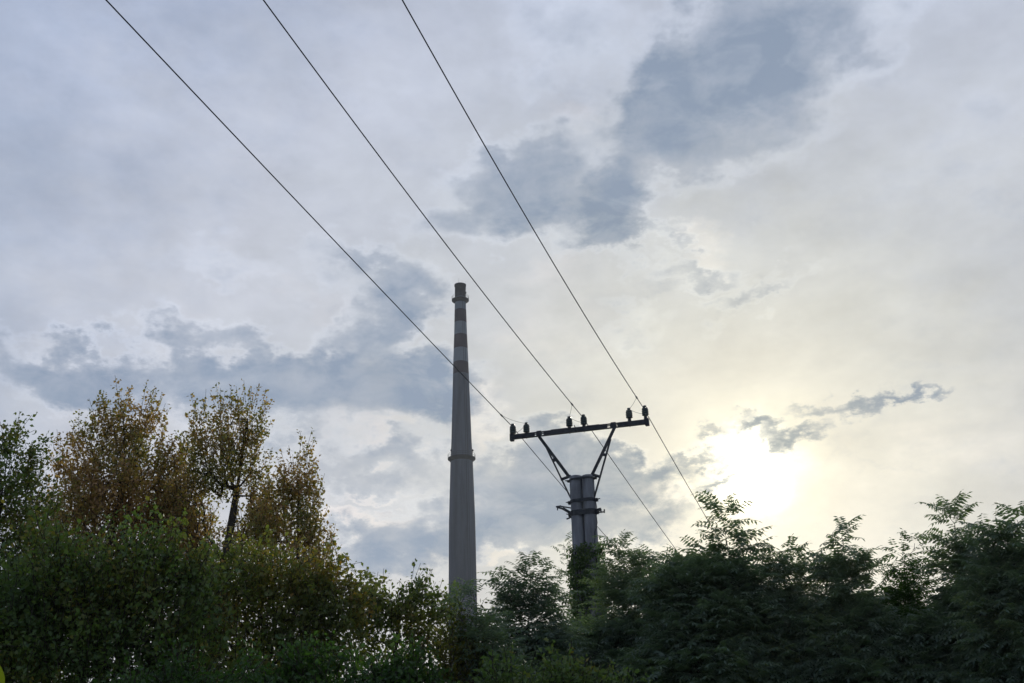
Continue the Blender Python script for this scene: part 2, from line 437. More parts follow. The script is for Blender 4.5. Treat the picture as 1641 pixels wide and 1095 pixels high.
la = math.atan2(-CY, -CX) + .45
for s_ in (-.3, .3):
    pts = []
    for zq in np.linspace(0, zf, 30):
        rr = rad(zq) + .35
        a = la + s_ / rr
        pts.append((CX + rr * math.cos(a), CY + rr * math.sin(a), zq))
    b.path(pts, .045, 4)
b.build('ladder', M_STEEL, chim)

# ------------------------------------------------------------------ pole
PD = 27.0
ptop = at(932, 763, PD)
PX, PY = ptop[0], ptop[1]
LINE_AZ = math.radians(18.9)
A = np.array([math.cos(LINE_AZ), -math.sin(LINE_AZ), 0.0])   # along the crossarm, to the right
B = np.array([math.sin(LINE_AZ), math.cos(LINE_AZ), 0.0])    # along the line, away from the eye
Z = np.array([0, 0, 1.0])
POLE0 = np.array([PX, PY, 0.0])
def on_plane(px, py, off=0.0):
    """point where the pixel's ray meets the vertical plane of the crossarm (moved `off` m along the line)"""
    d = ray(px, py)
    q = POLE0 + B * off
    return EYE + d * ((q - EYE).dot(B) / d.dot(B))
pole = empty('utility_pole', POLE0, 'twin round concrete power pole carrying a steel crossarm with six insulators', 'power pole')
ZT = on_plane(932, 763)[2]
pr_top = .163
posts = []
for s_ in (-1, 1):
    b = MB()
    cx = POLE0 + A * (s_ * (pr_top + .002))
    foot = POLE0 + A * (s_ * .195)
    n = 28; v = []; f = []
    zs = [0, 2, 4, 6, ZT - 1.2, ZT - .05, ZT - .012, ZT]
    for i, zq in enumerate(zs):
        u = zq / ZT
        c_ = foot * (1 - u) + cx * u
        r = .190 * (1 - u) + pr_top * u
        if i == len(zs) - 1: r -= .02
        v += [(c_[0] + r * math.cos(2 * math.pi * k / n), c_[1] + r * math.sin(2 * math.pi * k / n), zq - (.012 * s_ if i >= 5 else 0)) for k in range(n)]
    for i in range(len(zs) - 1):
        f += [(i * n + k, i * n + (k + 1) % n, (i + 1) * n + (k + 1) % n, (i + 1) * n + k) for k in range(n)]
    f.append(tuple(range((len(zs) - 1) * n, len(zs) * n)))
    b.add(v, f); b.build('concrete_post', M_CONC, pole, True)
# crossarm: steel channel, holes by the brace plates
aL, aR = on_plane(819, 701), on_plane(1037.5, 676)
zarm = (aL[2] + aR[2]) / 2
print('arm ends z', aL[2], aR[2], 'len', np.linalg.norm(aR - aL), 'pole top', ZT)
sL, sR = (aL - POLE0).dot(A), (aR - POLE0).dot(A)
tilt = (aR[2] - aL[2]) / (sR - sL)
def arm(s_, dz=0.0, off=0.0):
    return POLE0 + A * s_ + B * off + Z * (aL[2] + (s_ - sL) * tilt + dz)
b = MB()
HH = .062
AD = (A + Z * tilt); AD /= np.linalg.norm(AD)
NZ = np.cross(AD, B); NZ = NZ if NZ[2] > 0 else -NZ
def armbox(s0, s1, z0, z1, o0, o1):
    c_ = arm((s0 + s1) / 2, 0, 0) + NZ * ((z0 + z1) / 2) + B * ((o0 + o1) / 2)
    b.box(c_, AD, B, NZ, (s1 - s0) / 2, (o1 - o0) / 2, (z1 - z0) / 2)
armbox(sL, sR, HH - .012, HH, -.04, .05)            # flanges
armbox(sL, sR, -HH, -HH + .012, -.04, .05)
gL, gR = (on_plane(865, 698) - POLE0).dot(A), (on_plane(984, 683) - POLE0).dot(A)
cuts = sorted([(gL - .125, gL - .09), (gL + .075, gL + .12), (gR - .17, gR - .10), (gR + .07, gR + .10)])
cur = sL
for c0, c1 in cuts:
    armbox(cur, c0, -HH + .012, HH - .012, -.04, -.032)
    armbox(c0, c1, -.020, .012, -.04, -.032)
    cur = c1
armbox(cur, sR, -HH + .012, HH - .012, -.04, -.032)
for g_ in (gL, gR):
    armbox(g_ - .075, g_ + .06, -HH - .02, HH + .015, -.058, -.0405)
armbox((sL + sR) / 2 - .75, (sL + sR) / 2 - .2, HH + .001, HH + .018, -.03, .03)
armbox((sL + sR) / 2 + .25, (sL + sR) / 2 + .6, HH + .001, HH + .014, -.03, .03)
b.build('crossarm', M_STEEL, pole)
b = MB()                                            # small hook plate in the arm's middle
hk = on_plane(922, 686, -.06)
b.bar(hk + Z * .08 - A * .03, hk - Z * .10 + A * .05, .03, .02, B)
b.bar(hk - Z * .10 + A * .05, hk - Z * .12 + A * .0, .03, .02, B)
b.build('hook', M_STEEL, pole)
# braces
def brace(main, thin, guss):
    b = MB()
    p, q = [on_plane(x, y, -.05) for x, y in main]
    b.bar(p, q, .085, .012, A); b.bar(p + B * .03, q + B * .03, .012, .06, A)
    b.bar(p - A * .036 + B * .03, q - A * .036 + B * .03, .012, .06, A)
    br = b.build('brace', M_STEEL, pole)
    b = MB(); p, q = [on_plane(x, y, -.04) for x, y in thin]
    b.bar(p, q, .04, .04, A)
    b.build('strut', M_STEEL, br)
    for g0, g1, w in guss:
        b = MB(); b.bar(on_plane(*g0, -.062), on_plane(*g1, -.062), w, .012, Z)
        b.build('gusset', M_STEEL, br)
brace([(864, 700), (912.5, 765)], [(871, 708), (915, 799)], [((885.5, 738.5), (892.5, 735.5), .10), ((898.5, 769), (915, 763), .075)])
brace([(986.5, 682), (948.5, 762)], [(978.5, 704), (952.5, 797)], [((964, 728), (971, 729.5), .08), ((948, 760), (960.5, 764), .07)])
# clamp bands, bolts and brackets
def band(py, h, over=.012):
    zc = on_plane(932, py)[2]
    b = MB(); pts = []
    u = zc / ZT
    off = (.195 * (1 - u) + (pr_top + .002) * u); r = .190 * (1 - u) + pr_top * u + over
    for k in range(13):
        a = math.pi / 2 + math.pi * k / 12
        pts.append((-off + r * math.cos(a), r * math.sin(a)))
    for k in range(13):
        a = -math.pi / 2 + math.pi * k / 12
        pts.append((off + r * math.cos(a), r * math.sin(a)))
    n = len(pts)
    def ringv(rr, zz_): return [POLE0 + A * (x * (1 + rr)) + B * (y * (1 + rr)) + Z * zz_ for x, y in pts]
    v = ringv(0, zc - h / 2) + ringv(0, zc + h / 2) + ringv(-.04, zc + h / 2) + ringv(-.04, zc - h / 2)
    f = [(j * n + k, j * n + (k + 1) % n, ((j + 1) % 4) * n + (k + 1) % n, ((j + 1) % 4) * n + k) for j in range(4) for k in range(n)]
    b.add(v, f)
    return b, off + r, zc
for py, h in ((769, .05), (804, .09), (823, .14)):
    b, ext, zc = band(py, h)
    cb = b.build('clamp_band', M_STEEL, pole)
    for s_ in (-1, 1):
        b = MB()
        p = POLE0 + A * (s_ * (ext - .01)) + Z * zc
        b.box(p + A * s_ * .03, A, B, Z, .035, .05, h * .42)
        b.tube(p + A * s_ * .045 - B * .10, p + A * s_ * .045 + B * .10, .014, n=6)
        b.tube(p + A * s_ * .02 + Z * .0, p + A * s_ * .13 + Z * .03, .012, n=6)
        b.build('bolt', M_STEEL, cb)
b = MB()
b.bar(on_plane(919, 825, -.05), on_plane(902, 815, -.05), .07, .05, Z)
b.bar(on_plane(903, 816, -.05), on_plane(893, 813, -.05), .045, .05, Z)
b.bar(on_plane(919, 815, -.08), on_plane(898, 811.5, -.08), .032, .02, Z)
b.tube(on_plane(893.5, 811, -.05), on_plane(893.5, 818, -.05), .016, n=6)
b.tube(on_plane(891, 812.5, -.05), on_plane(899, 811, -.05), .02, n=6)
b.tube(on_plane(908, 832, -.05), on_plane(916, 829, -.05), .02, n=6)
tag(b.build('bracket', M_STEEL, pole), 'forked steel bracket on the left side')
b = MB()
b.bar(on_plane(949, 822, -.05), on_plane(969, 820.5, -.05), .02, .06, Z)
b.bar(on_plane(949, 818.3, -.05), on_plane(964, 817, -.05), .02, .06, Z)
for x in (957, 963, 968.5):
    b.bar(on_plane(x, 822, -.05), on_plane(x, 816.5, -.05), .022, .05, A)
b.bar(on_plane(957, 816.5, -.05), on_plane(963, 815, -.05), .03, .05, Z)
tag(b.build('bracket', M_STEEL, pole), 'short slotted steel bracket on the right side')
b = MB()
b.path([on_plane(x, y, -.12) for x, y in ((954, 801), (956, 812), (955.5, 826), (957, 838), (955.5, 846), (953.5, 852), (952.8, 880), (953, 930))], .013, 6)
b.build('earthing_cable', M_WIRE, pole)
# insulators
INS = [(821.6, 679.5, 705, 1), (843.3, 677.3, 697, 0), (911.8, 667.6, 689, 0), (934.9, 664.6, 686, 0), (1007.4, 654.2, 676, 0), (1033, 650.2, 673, 1)]
ins_tops = []
for x, y, yb, end in INS:
    tp = on_plane(x, y); s_ = (tp - POLE0).dot(A)
    base_z = arm(s_)[2] + HH
    hgt = tp[2] - base_z
    R_ = .092
    b = MB()
    h0 = hgt - .285
    prof = [(h0, .04), (h0 + .005, .070), (h0 + .02, R_)]
    nsh = 4
    for k in range(nsh):
        z0 = h0 + .02 + k * .047
        prof += [(z0, R_ * (1 - .05 * (k == nsh - 1))), (z0 + .012, R_ * .97), (z0 + .030, R_ * .80), (z0 + .046, R_ * .80)]
    zc = h0 + .02 + nsh * .047
    prof += [(zc, R_ * .86), (zc + .014, R_ * .66), (zc + .026, R_ * .42), (zc + .036, R_ * .36), (zc + .046, R_ * .50), (zc + .068, R_ * .50), (zc + .077, R_ * .3), (zc + .08, .003)]
    c_ = POLE0 + A * s_ + Z * base_z
    io = b.build('insulator', M_CERAM, pole, True) if False else None
    b.lathe(c_, prof, 20); io = b.build('insulator', M_CERAM, pole, True)
    b = MB()
    b.tube(c_ - Z * .002, c_ + Z * (h0 + .01), .052, .040, 12)
    b.tube(c_ - Z * (.17 if end else .15), c_ - Z * .004, .014, n=6)
    if end:
        b.box(c_ - Z * .075 + A * (-.03 if s_ < 0 else .03), A, B, Z, .05, .055, .095)
    b.build('insulator_pin', M_STEEL, io)
    ins_tops.append(c_ + Z * (zc + .045))

# ------------------------------------------------------------------ power lines
def plane_pts(ins, pix):
    out = []
    for px, py in pix:
        d = ray(px, py)
        tt = (ins - EYE).dot(A) / d.dot(A)
        p = EYE + d * tt
        out.append(((p - ins).dot(B), p[2]))
    return out
WIRES = [
    (0, [(170, 0), (263, 98.7), (351, 189), (433, 279.5), (515, 364.5), (603, 457.7), (723.5, 581), (812, 668)], [(850, 712), (880, 745), (902, 772)],
     'lowest power line running over the chimney to the left end of the crossarm'),
    (3, [(422, 0), (485, 87.7), (548, 170), (638.6, 290.5), (712.6, 386.4), (819.5, 529), (917, 652)], [(952, 697), (1000, 770), (1065, 868)],
     'middle power line running down to the centre insulators of the crossarm'),
    (5, [(646.8, 0), (690.6, 90.4), (762, 205.5), (819.5, 304), (995, 600), (1021, 644)], [(1042, 680), (1080, 748), (1120, 826)],
     'rightmost power line running down to the right end of the crossarm')]
line_pts = []
for k, (ii, near, far, label) in enumerate(WIRES):
    ins = ins_tops[ii] + (-A * .05)
    pn = plane_pts(ins, near); pf = plane_pts(ins, far)
    # z = z0 + a s + c s^2 through the insulator
    def fit(pts):
        s_ = np.array([p[0] for p in pts]); z_ = np.array([p[1] for p in pts]) - ins[2]
        Mx = np.stack([s_, s_ ** 2], 1)
        return np.linalg.lstsq(Mx, z_, rcond=None)[0]
    an, cn = fit(pn); af, cf = fit(pf)
    print('wire', k, 'near', [round(p[0], 1) for p in pn], [round(p[1], 2) for p in pn], an, cn, '| far', pf, af, cf)
    line_pts.append((ins, an, cn, af, cf, label))
CN = float(np.mean([l[2] for l in line_pts]))
for ins, an, cn, af, cf, label in line_pts:
    b = MB(); pts = []
    for s_ in np.linspace(-46, 0, 60):
        pts.append(ins + B * s_ + Z * (an * s_ + cn * s_ * s_))
    cf = .0009
    for s_ in np.linspace(0, 95, 60)[1:]:
        pts.append(ins + B * s_ + Z * (-.108 * s_ + cf * s_ * s_))
    b.path(pts, .0112, 6)
    tag(b.build('power_line', M_WIRE, None, True, origin=ins), label, 'power line', 'power lines held by the twin concrete pole')
# tie wires on the insulators, clamps on the lines
b_all = []
for (ins, an, cn, af, cf, label), second, sc_, side in zip(line_pts, (ins_tops[1], ins_tops[2], ins_tops[4]), (-.75, -.9, -.7), (1, -1, -1)):
    b = MB()
    p = ins + B * sc_ + Z * (an * sc_ + cn * sc_ * sc_)
    b.path([p + (second - p) * u + Z * (-.035 * math.sin(math.pi * u)) for u in np.linspace(0, 1, 7)], .0045, 5)
    q = ins + B * .5 + Z * (-.05)
    b.path([second + (q - second) * u + Z * (-.03 * math.sin(math.pi * u)) for u in np.linspace(0, 1, 7)], .0045, 5)
    lb = {0: 'left', 1: 'centre', 2: 'right'}[len(b_all)]
    o = b.build('jumper_wire', M_WIRE, pole); b_all.append(o)
    b = MB(); d = B * 1 + Z * an
    b.tube(p - d * .06, p + d * .06, .022, n=8); b.build('line_clamp', M_STEEL, o)

# ------------------------------------------------------------------ trees
def unit(v): return v / (np.linalg.norm(v, axis=-1, keepdims=True) + 1e-9)
def quads_mesh(name, V, tint, m, parent):
    """V: (n,4,3) world positions; one quad per leaf"""
    n = len(V)
    o_ = np.array(parent.location)
    co = (V.reshape(-1, 3) - o_).astype(np.float32)
    me = bpy.data.meshes.new(name)
    me.vertices.add(n * 4); me.vertices.foreach_set('co', co.ravel())
    me.loops.add(n * 4); me.loops.foreach_set('vertex_index', np.arange(n * 4, dtype=np.int32))
    me.polygons.add(n); me.polygons.foreach_set('loop_start', np.arange(0, n * 4, 4, dtype=np.int32))
    me.polygons.foreach_set('loop_total', np.full(n, 4, dtype=np.int32))
    at_ = me.attributes.new('tint', 'FLOAT', 'FACE')
    at_.data.foreach_set('value', np.clip(tint, 0, 1).astype(np.float32))
    me.materials.append(m)
    me.update(calc_edges=True)
    ob = bpy.data.objects.new(name, me)
    col.objects.link(ob); ob.parent = parent
    return ob
def leaves_simple(rg, P, D, n_each, spread, size, droop, aspect=.62):
    """n_each broad leaves round each point"""
    n = len(P) * n_each
    c_ = np.repeat(P, n_each, 0) + rg.normal(0, 1, (n, 3)) * spread * np.array([1, 1, .9])
    d = unit(np.repeat(D, n_each, 0) * .5 + rg.normal(0, 1, (n, 3)) + np.array([0, 0, -droop]))
    s_ = unit(np.cross(d, rg.normal(0, 1, (n, 3)) * .8 + np.array([0, 0, .8])))
    nrm = np.cross(s_, d)
    ln = size * rg.uniform(.6, 1.25, (n, 1)); wd = ln * aspect * .5
    a = c_; tip = c_ + d * ln - nrm * ln * .12
    l_ = c_ + d * ln * .45 + s_ * wd + nrm * wd * .25; r_ = c_ + d * ln * .45 - s_ * wd + nrm * wd * .25
    return np.stack([a, r_, tip, l_], 1)
def leaves_shoot(rg, P, D, n_each, spread, size, droop, length, upw):
    """leaves set along an upright shoot from each point"""
    m_ = len(P)
    sd = unit(D * .8 + rg.normal(0, .45, (m_, 3)) + np.array([0, 0, upw]))
    ln_ = length * rg.uniform(.4, 1.25, (m_, 1))
    n = m_ * n_each
    u = rg.uniform(0, 1, (n, 1))
    c_ = np.repeat(P, n_each, 0) + np.repeat(sd * ln_, n_each, 0) * u + rg.normal(0, 1, (n, 3)) * spread * (1.15 - u * .7)
    d = unit(np.repeat(sd, n_each, 0) * .5 + rg.normal(0, 1, (n, 3)) + np.array([0, 0, -droop]))
    s_ = unit(np.cross(d, rg.normal(0, 1, (n, 3)) * .8 + np.array([0, 0, .8])))
    nrm = np.cross(s_, d)
    ln = size * rg.uniform(.6, 1.25, (n, 1)); wd = ln * .33
    return np.stack([c_, c_ + d * ln * .45 - s_ * wd + nrm * wd * .25, c_ + d * ln - nrm * ln * .12, c_ + d * ln * .45 + s_ * wd + nrm * wd * .25], 1), P + sd * ln_
def leaves_pinnate(rg, P, D, n_each, length, pairs, ll, droop=.28, lw=.34):
    """n_each compound leaves fanning from each point: two rows of leaflets along an arching stalk"""
    n = len(P) * n_each
    o = np.repeat(P, n_each, 0) + rg.normal(0, .05, (n, 3))
    az_ = rg.uniform(0, 2 * np.pi, n); up = rg.uniform(0.05, 1.1, n)
    low_ = np.repeat(P[:, 2] < np.percentile(P[:, 2], 78), n_each); up = np.where(low_, up * 1.3 - .55, up)
    d = np.stack([np.cos(az_), np.sin(az_), up], 1) + np.repeat(D, n_each, 0) * .6
    d = unit(d)
    L_ = length * rg.uniform(.6, 1.2, (n, 1))
    side = unit(np.cross(d, np.array([0, 0, 1.0]) + rg.normal(0, .25, (n, 3))))
    out = []; T = []
    stalk = []
    k0 = 2
    prev = None
    for k in range(k0, pairs + 1):
        u = k / pairs
        c_ = o + d * L_ * u - np.array([0, 0, 1.0]) * L_ * droop * u * u
        tg = unit(d - np.array([0, 0, 1.0]) * (2 * droop * u))
        if prev is not None:
            w = np.array([0, 0, .006])
            stalk.append(np.stack([prev - w, c_ - w * .7, c_ + w * .7, prev + w], 1))
        prev = c_
        for sg in ((-1, 1) if k < pairs else (0,)):
            ld = unit(tg * (.45 if sg else 1) + side * sg + np.array([0, 0, -.35]) + rg.normal(0, .12, (n, 3)))
            nl = unit(np.cross(ld, tg + rg.normal(0, .2, (n, 3)))) if sg else unit(np.cross(ld, side))
            ws = unit(np.cross(nl, ld)) if True else tg
            l1 = ll * rg.uniform(.75, 1.15, (n, 1)) * (1 - .45 * abs(u - .45))
            w1 = l1 * lw * .5
            out.append(np.stack([c_, c_ + ld * l1 * .4 - ws * w1, c_ + ld * l1 + np.array([0, 0, -.08]) * l1, c_ + ld * l1 * .4 + ws * w1], 1))
    return np.concatenate(out + stalk)
def grow(rg, trunk, pts, zbias=.45):
    """joins scattered twig ends to a trunk polyline, nearest first; returns nodes, parents"""
    nodes = [np.asarray(p, float) for p in trunk]; par = [-1] + list(range(len(trunk) - 1))
    depth = [0.0] * len(nodes)
    arr = np.zeros((len(trunk) + len(pts) * 3 + 5, 3)); dep = np.zeros(len(arr)); k = len(nodes)
    arr[:k] = np.array(nodes)
    for i in range(1, k): dep[i] = dep[i - 1] + np.linalg.norm(arr[i] - arr[i - 1]) * .35
    base_d = np.min(np.linalg.norm(pts[:, None] - arr[None, :k], axis=2), 1)
    tips = []
    dirs = []
    for i in np.argsort(base_d):
        p = pts[i]
        v = p - arr[:k]; dd = np.linalg.norm(v, axis=1)
        cost = dd * (1 + np.clip(zbias - v[:, 2] / (dd + 1e-6), 0, 2) * .8) + dep[:k] * .28
        j = int(np.argmin(cost)); d_ = dd[j]
        if d_ > .5:                                  # a curved limb: two bends on the way
            m1 = arr[j] + (p - arr[j]) * .4 + rg.normal(0, d_ * .05, 3) + np.array([0, 0, d_ * -.02])
            m2 = arr[j] + (p - arr[j]) * .72 + rg.normal(0, d_ * .05, 3)
            seq = [m1, m2, p]
        else: seq = [p]
        for q in seq:
            dep[k] = dep[j] + np.linalg.norm(q - arr[j]); arr[k] = q; par.append(j); j = k; k += 1
        tips.append(k - 1); dirs.append(arr[k - 1] - arr[par[k - 1]])
    return arr[:k], par, np.array(tips), unit(np.array(dirs))
def wood(nodes, par, tips, r_base, parent, sides=5):
    n = len(nodes); cnt = np.zeros(n); cnt[tips] += 1
    order = range(n - 1, 0, -1)
    for i in order: cnt[par[i]] += cnt[i]
    r = r_base * np.sqrt(np.maximum(cnt, .5) / max(cnt[0], 1)) ** 1.0
    zz = nodes[:, 2]; r = r * (1 - .62 * np.clip((zz - zz[0]) / (zz.max() - zz[0]), 0, 1))
    r = np.maximum(r, .005)
    verts, faces = [], []
    for i in range(1, n):
        p, q = nodes[par[i]], nodes[i]
        d = q - p; L_ = np.linalg.norm(d)
        if L_ < 1e-4: continue
        d = d / L_
        a = np.array([0, 0, 1.0]) if abs(d[2]) < .9 else np.array([1.0, 0, 0])
        x = np.cross(d, a); x /= np.linalg.norm(x); y = np.cross(x, d)
        sd = sides + (3 if r[i] > .05 else 0) - (2 if r[i] < .012 else 0)
        r0 = min(r[par[i]], r[i] * 1.5); k = len(verts)
        p = p - d * r0 * .3
        for c_, rr in ((p, r0), (q, r[i])):
            for t_ in range(sd):
                an = 2 * math.pi * t_ / sd
                verts.append(c_ + (x * math.cos(an) + y * math.sin(an)) * rr)
        faces += [(k + t_, k + (t_ + 1) % sd, k + sd + (t_ + 1) % sd, k + sd + t_) for t_ in range(sd)]
    return link_mesh('trunk', verts, faces, M_BARK, parent, True)

TOTAL = [0]
def tree(name, label, cat, seed, d, foot_px, lobes, kind, m, leaf, n_leaf, r_trunk=.14, group=None, clump=.6, depth=.9, lean=None, tint_bias=0.0, top=None, hi=.45, lo=.6, shoot=None, frond=(.45, 7, .13)):
    """lobes: (px, py, rx, ry, twigs) ellipses of the crown as seen from the eye, turned into ellipsoids at distance d"""
    rg = np.random.default_rng(seed)
    f0 = at(foot_px, 1090, d)
    base = np.array([f0[0], f0[1], ground_z(f0[0], f0[1]) - .05])
    root = empty(name, base, label, cat, group)
    P = []
    cs = []
    for lb in lobes:
        px, py, rx, ry, n = lb[:5]; dd = d + (lb[5] if len(lb) > 5 else 0)
        c_ = at(px, py, dd); sc_ = (c_ - EYE).dot(FWD) / FPX
        n = max(3, int(n * (hi if py < 905 else (lo if py > 960 else (hi + lo) / 2))))
        u = unit(rg.normal(0, 1, (n, 3))) * (rg.uniform(0, 1, (n, 1)) ** (1 / 2.4))
        cr_ = max(rx * sc_ * depth, .35)
        toward = unit(np.array([c_[0], c_[1], 0.0])); side_ = np.array([toward[1], -toward[0], 0.0])
        q = c_ + side_ * u[:, :1] * rx * sc_ + toward * u[:, 1:2] * cr_ + Z * (u[:, 2:3] * ry * sc_ / math.cos(PITCH))
        k_ = np.sin(q[:, 0] * 3.1 + seed) * np.sin(q[:, 2] * 3.7 + seed * 2) * np.sin(q[:, 1] * 2.3 + 1)
        q = q[(k_ > -.34) | (rg.uniform(0, 1, n) < .35)]
        P.append(q); cs.append(c_)
    P = np.concatenate(P)
    P[:, 2] -= shoot[0] * .45 if shoot is not None else 0
    if kind == 'pinnate': P[:, 2] -= .03 + .27 * np.clip((P[:, 2].max() - P[:, 2]) / .8, 0, 1)
    P = P[P[:, 2] > .35]
    # trunk polyline rising towards the crown's main lobe
    tgt = at(*top, d) if top is not None else cs[0]
    n_t = 7
    tr_ = []
    for i in range(n_t):
        u = i / (n_t - 1)
        p = base * (1 - u) + tgt * u
        bend = np.array([rg.normal(0, .06), rg.normal(0, .06), 0]) * (4 * u * (1 - u))
        if lean is not None: bend = bend + A * lean * (4 * u * (1 - u))
        tr_.append(p + bend * (tgt[2] - base[2]) * .3)
    nodes, par, tips, dirs = grow(rg, tr_, P)
    V0 = None
    if shoot is not None:
        V0, ends = leaves_shoot(rg, nodes[tips], dirs, n_leaf, leaf[0] * .62, leaf[1], leaf[2], *shoot)
        k0 = len(nodes); nodes = np.concatenate([nodes, ends]); par = list(par) + list(tips)
        wood(nodes, par, np.arange(k0, len(nodes)), r_trunk, root)
    else:
        wood(nodes, par, tips, r_trunk, root)
    T = nodes[tips]
    # extra leafy points along the last stretch of each twig
    par_ = np.array(par)[tips]
    mid = nodes[par_] + (T - nodes[par_]) * rg.uniform(.3, .8, (len(T), 1))
    seg = np.linalg.norm(T - nodes[par_], axis=1)
    ok = seg > .12
    TT = np.concatenate([T, mid[ok]]); DD = np.concatenate([dirs, dirs[ok]])
    if kind == 'simple':
        spread, size, droop = leaf
        if V0 is None:
            V = leaves_simple(rg, TT, DD, n_leaf, spread, size, droop)
        else:
            V = np.concatenate([V0, leaves_simple(rg, mid[ok], dirs[ok], max(3, n_leaf // 3), spread, size, droop)])
    else:
        length, pairs, ll = frond
        V = leaves_pinnate(rg, TT, DD, n_leaf, length, pairs, ll)
    cen = V[:, 0]
    # tint: patches of turned foliage plus leaf to leaf change
    ph = rg.uniform(0, 6.28, 6)
    patch = (np.sin(cen[:, 0] * 1.9 + ph[0]) * np.sin(cen[:, 2] * 2.3 + ph[1]) * .5 + np.sin(cen[:, 1] * 1.6 + cen[:, 2] * 1.1 + ph[2]) * .3
             + np.sin(cen[:, 0] * 4.7 + cen[:, 2] * 3.9 + ph[3]) * .25)
    tint = .42 + tint_bias + patch * .28 * clump / .6 + rg.normal(0, .14, len(cen))
    crown = quads_mesh('crown', V, tint, m, root)
    TOTAL[0] += len(V) * 2
    return root

TG = 'trees rising above the thicket'
S1 = (.13, .10, .35)
# left-hand stand
tree('broadleaf_tree', 'dark green tree cut by the left edge with a small pointed top', 'tree', 11, 25, 5,
     [(20, 700, 17, 34, 40), (-25, 730, 45, 60, 130), (45, 745, 30, 40, 90), (5, 800, 85, 60, 330), (30, 890, 110, 70, 420), (-40, 960, 110, 110, 350), (60, 1020, 110, 80, 350)],
     'simple', LEAF_GREEN, S1, 13, .16, TG, top=(18, 690), tint_bias=.2, hi=.6, lo=.75, shoot=(.5, 1.5))
tree('autumn_tree', 'tall rust brown tree with several pointed shoots, left of the other brown tree', 'tree', 12, 31, 200,
     [(190, 655, 22, 46, 90), (163, 665, 13, 40, 45), (232, 675, 20, 42, 90), (205, 690, 32, 45, 150), (150, 705, 26, 36, 80), (130, 690, 10, 30, 25), (105, 725, 18, 26, 40), (200, 745, 62, 48, 330), (262, 720, 14, 38, 50),
      (130, 765, 38, 36, 130), (268, 765, 34, 40, 140), (290, 725, 18, 28, 50), (200, 800, 96, 56, 900), (125, 835, 80, 60, 640), (275, 835, 70, 60, 640), (200, 930, 120, 80, 400)],
     'simple', LEAF_BROWN, (.12, .105, .25), 20, .22, TG, top=(197, 660), tint_bias=.14, hi=.34, lo=.5, shoot=(.85, 2.4))
tree('autumn_tree', 'brown and olive tree on a dark leaning trunk, between two other brown crowns', 'tree', 13, 30, 303,
     [(385, 665, 24, 44, 100), (352, 655, 10, 26, 26), (405, 690, 20, 50, 110), (320, 685, 16, 44, 70), (365, 705, 36, 45, 180), (322, 735, 28, 40, 120), (370, 755, 50, 32, 170), (415, 760, 22, 34, 70),
      (300, 790, 34, 30, 150), (425, 820, 44, 36, 240), (395, 850, 30, 30, 110), (300, 855, 44, 40, 260), (370, 900, 90, 50, 300)],
     'simple', LEAF_BROWN, (.12, .105, .25), 20, .25, TG, top=(396, 672), tint_bias=.06, hi=.34, lo=.5, shoot=(.85, 2.4))
tree('autumn_tree', 'small thin brown crown standing at the right end of the tall stand', 'tree', 14, 28.5, 440,
     [(487, 730, 9, 24, 26), (478, 755, 24, 30, 75), (450, 775, 24, 22, 60), (500, 775, 12, 36, 45), (480, 800, 34, 24, 90), (440, 830, 44, 36, 220), (490, 840, 30, 26, 110), (515, 870, 24, 28, 80), (440, 890, 70, 45, 240), (505, 915, 40, 36, 130)],
     'simple', LEAF_BROWN, (.12, .10, .35), 18, .10, TG, top=(478, 770), tint_bias=.04, hi=.42, lo=.5, shoot=(.7, 2.6))
tree('thicket_tree', 'broad dark green bushy tree filling the lower left corner', 'tree', 15, 20, 140,
     [(150, 928, 110, 66, 420), (60, 968, 110, 80, 420), (230, 960, 120, 80, 450), (140, 1050, 160, 90, 600), (280, 1060, 110, 80, 380), (310, 920, 40, 50, 110), (-20, 1060, 90, 90, 280), (60, 868, 30, 40, 70), (105, 885, 26, 30, 45), (225, 862, 30, 44, 75), (262, 905, 30, 40, 60), (160, 880, 14, 30, 20)],
     'simple', LEAF_GREEN, (.13, .10, .35), 15, .15, TG, tint_bias=.09, top=(150, 900), depth=.7, hi=.40, lo=.75, shoot=(.75, 1.3))
tree('thicket_tree', 'olive bushy tree with orange patches below the thin brown crown', 'tree', 16, 22, 420,
     [(400, 900, 70, 50, 260), (470, 930, 70, 60, 300), (390, 990, 110, 70, 420), (500, 985, 80, 70, 330), (530, 925, 30, 26, 70), (560, 950, 40, 36, 110), (545, 885, 12, 16, 16), (340, 950, 70, 80, 300), (430, 1070, 130, 60, 350)],
     'simple', LEAF_OLIVE, (.12, .10, .7), 13, .13, TG, top=(450, 900), depth=.7, tint_bias=.06, hi=.42, lo=.8, shoot=(.5, .3))
tree('slender_tree', 'thin see-through tree with drooping leaves just left of the chimney', 'tree', 17, 24, 608,
     [(600, 945, 30, 26, 60), (665, 940, 24, 26, 45), (640, 975, 50, 36, 90), (700, 965, 26, 24, 36), (580, 990, 36, 36, 60), (690, 1010, 34, 32, 44), (630, 1040, 60, 30, 70)],
     'simple', LEAF_OLIVE, (.12, .11, .9), 11, .08, TG, top=(640, 950), tint_bias=-.15, hi=.5, lo=1.25, shoot=(.5, .5))
tree('leafy_bush', 'yellow green bush in front of the foot of the chimney', 'bush', 18, 18, 738,
     [(735, 1000, 22, 36, 90), (740, 1060, 40, 50, 210), (725, 1035, 26, 40, 90)],
     'simple', LEAF_YELLOW, (.09, .075, .4), 14, .05, None, top=(738, 1000), depth=.8, shoot=(.4, 1.2))
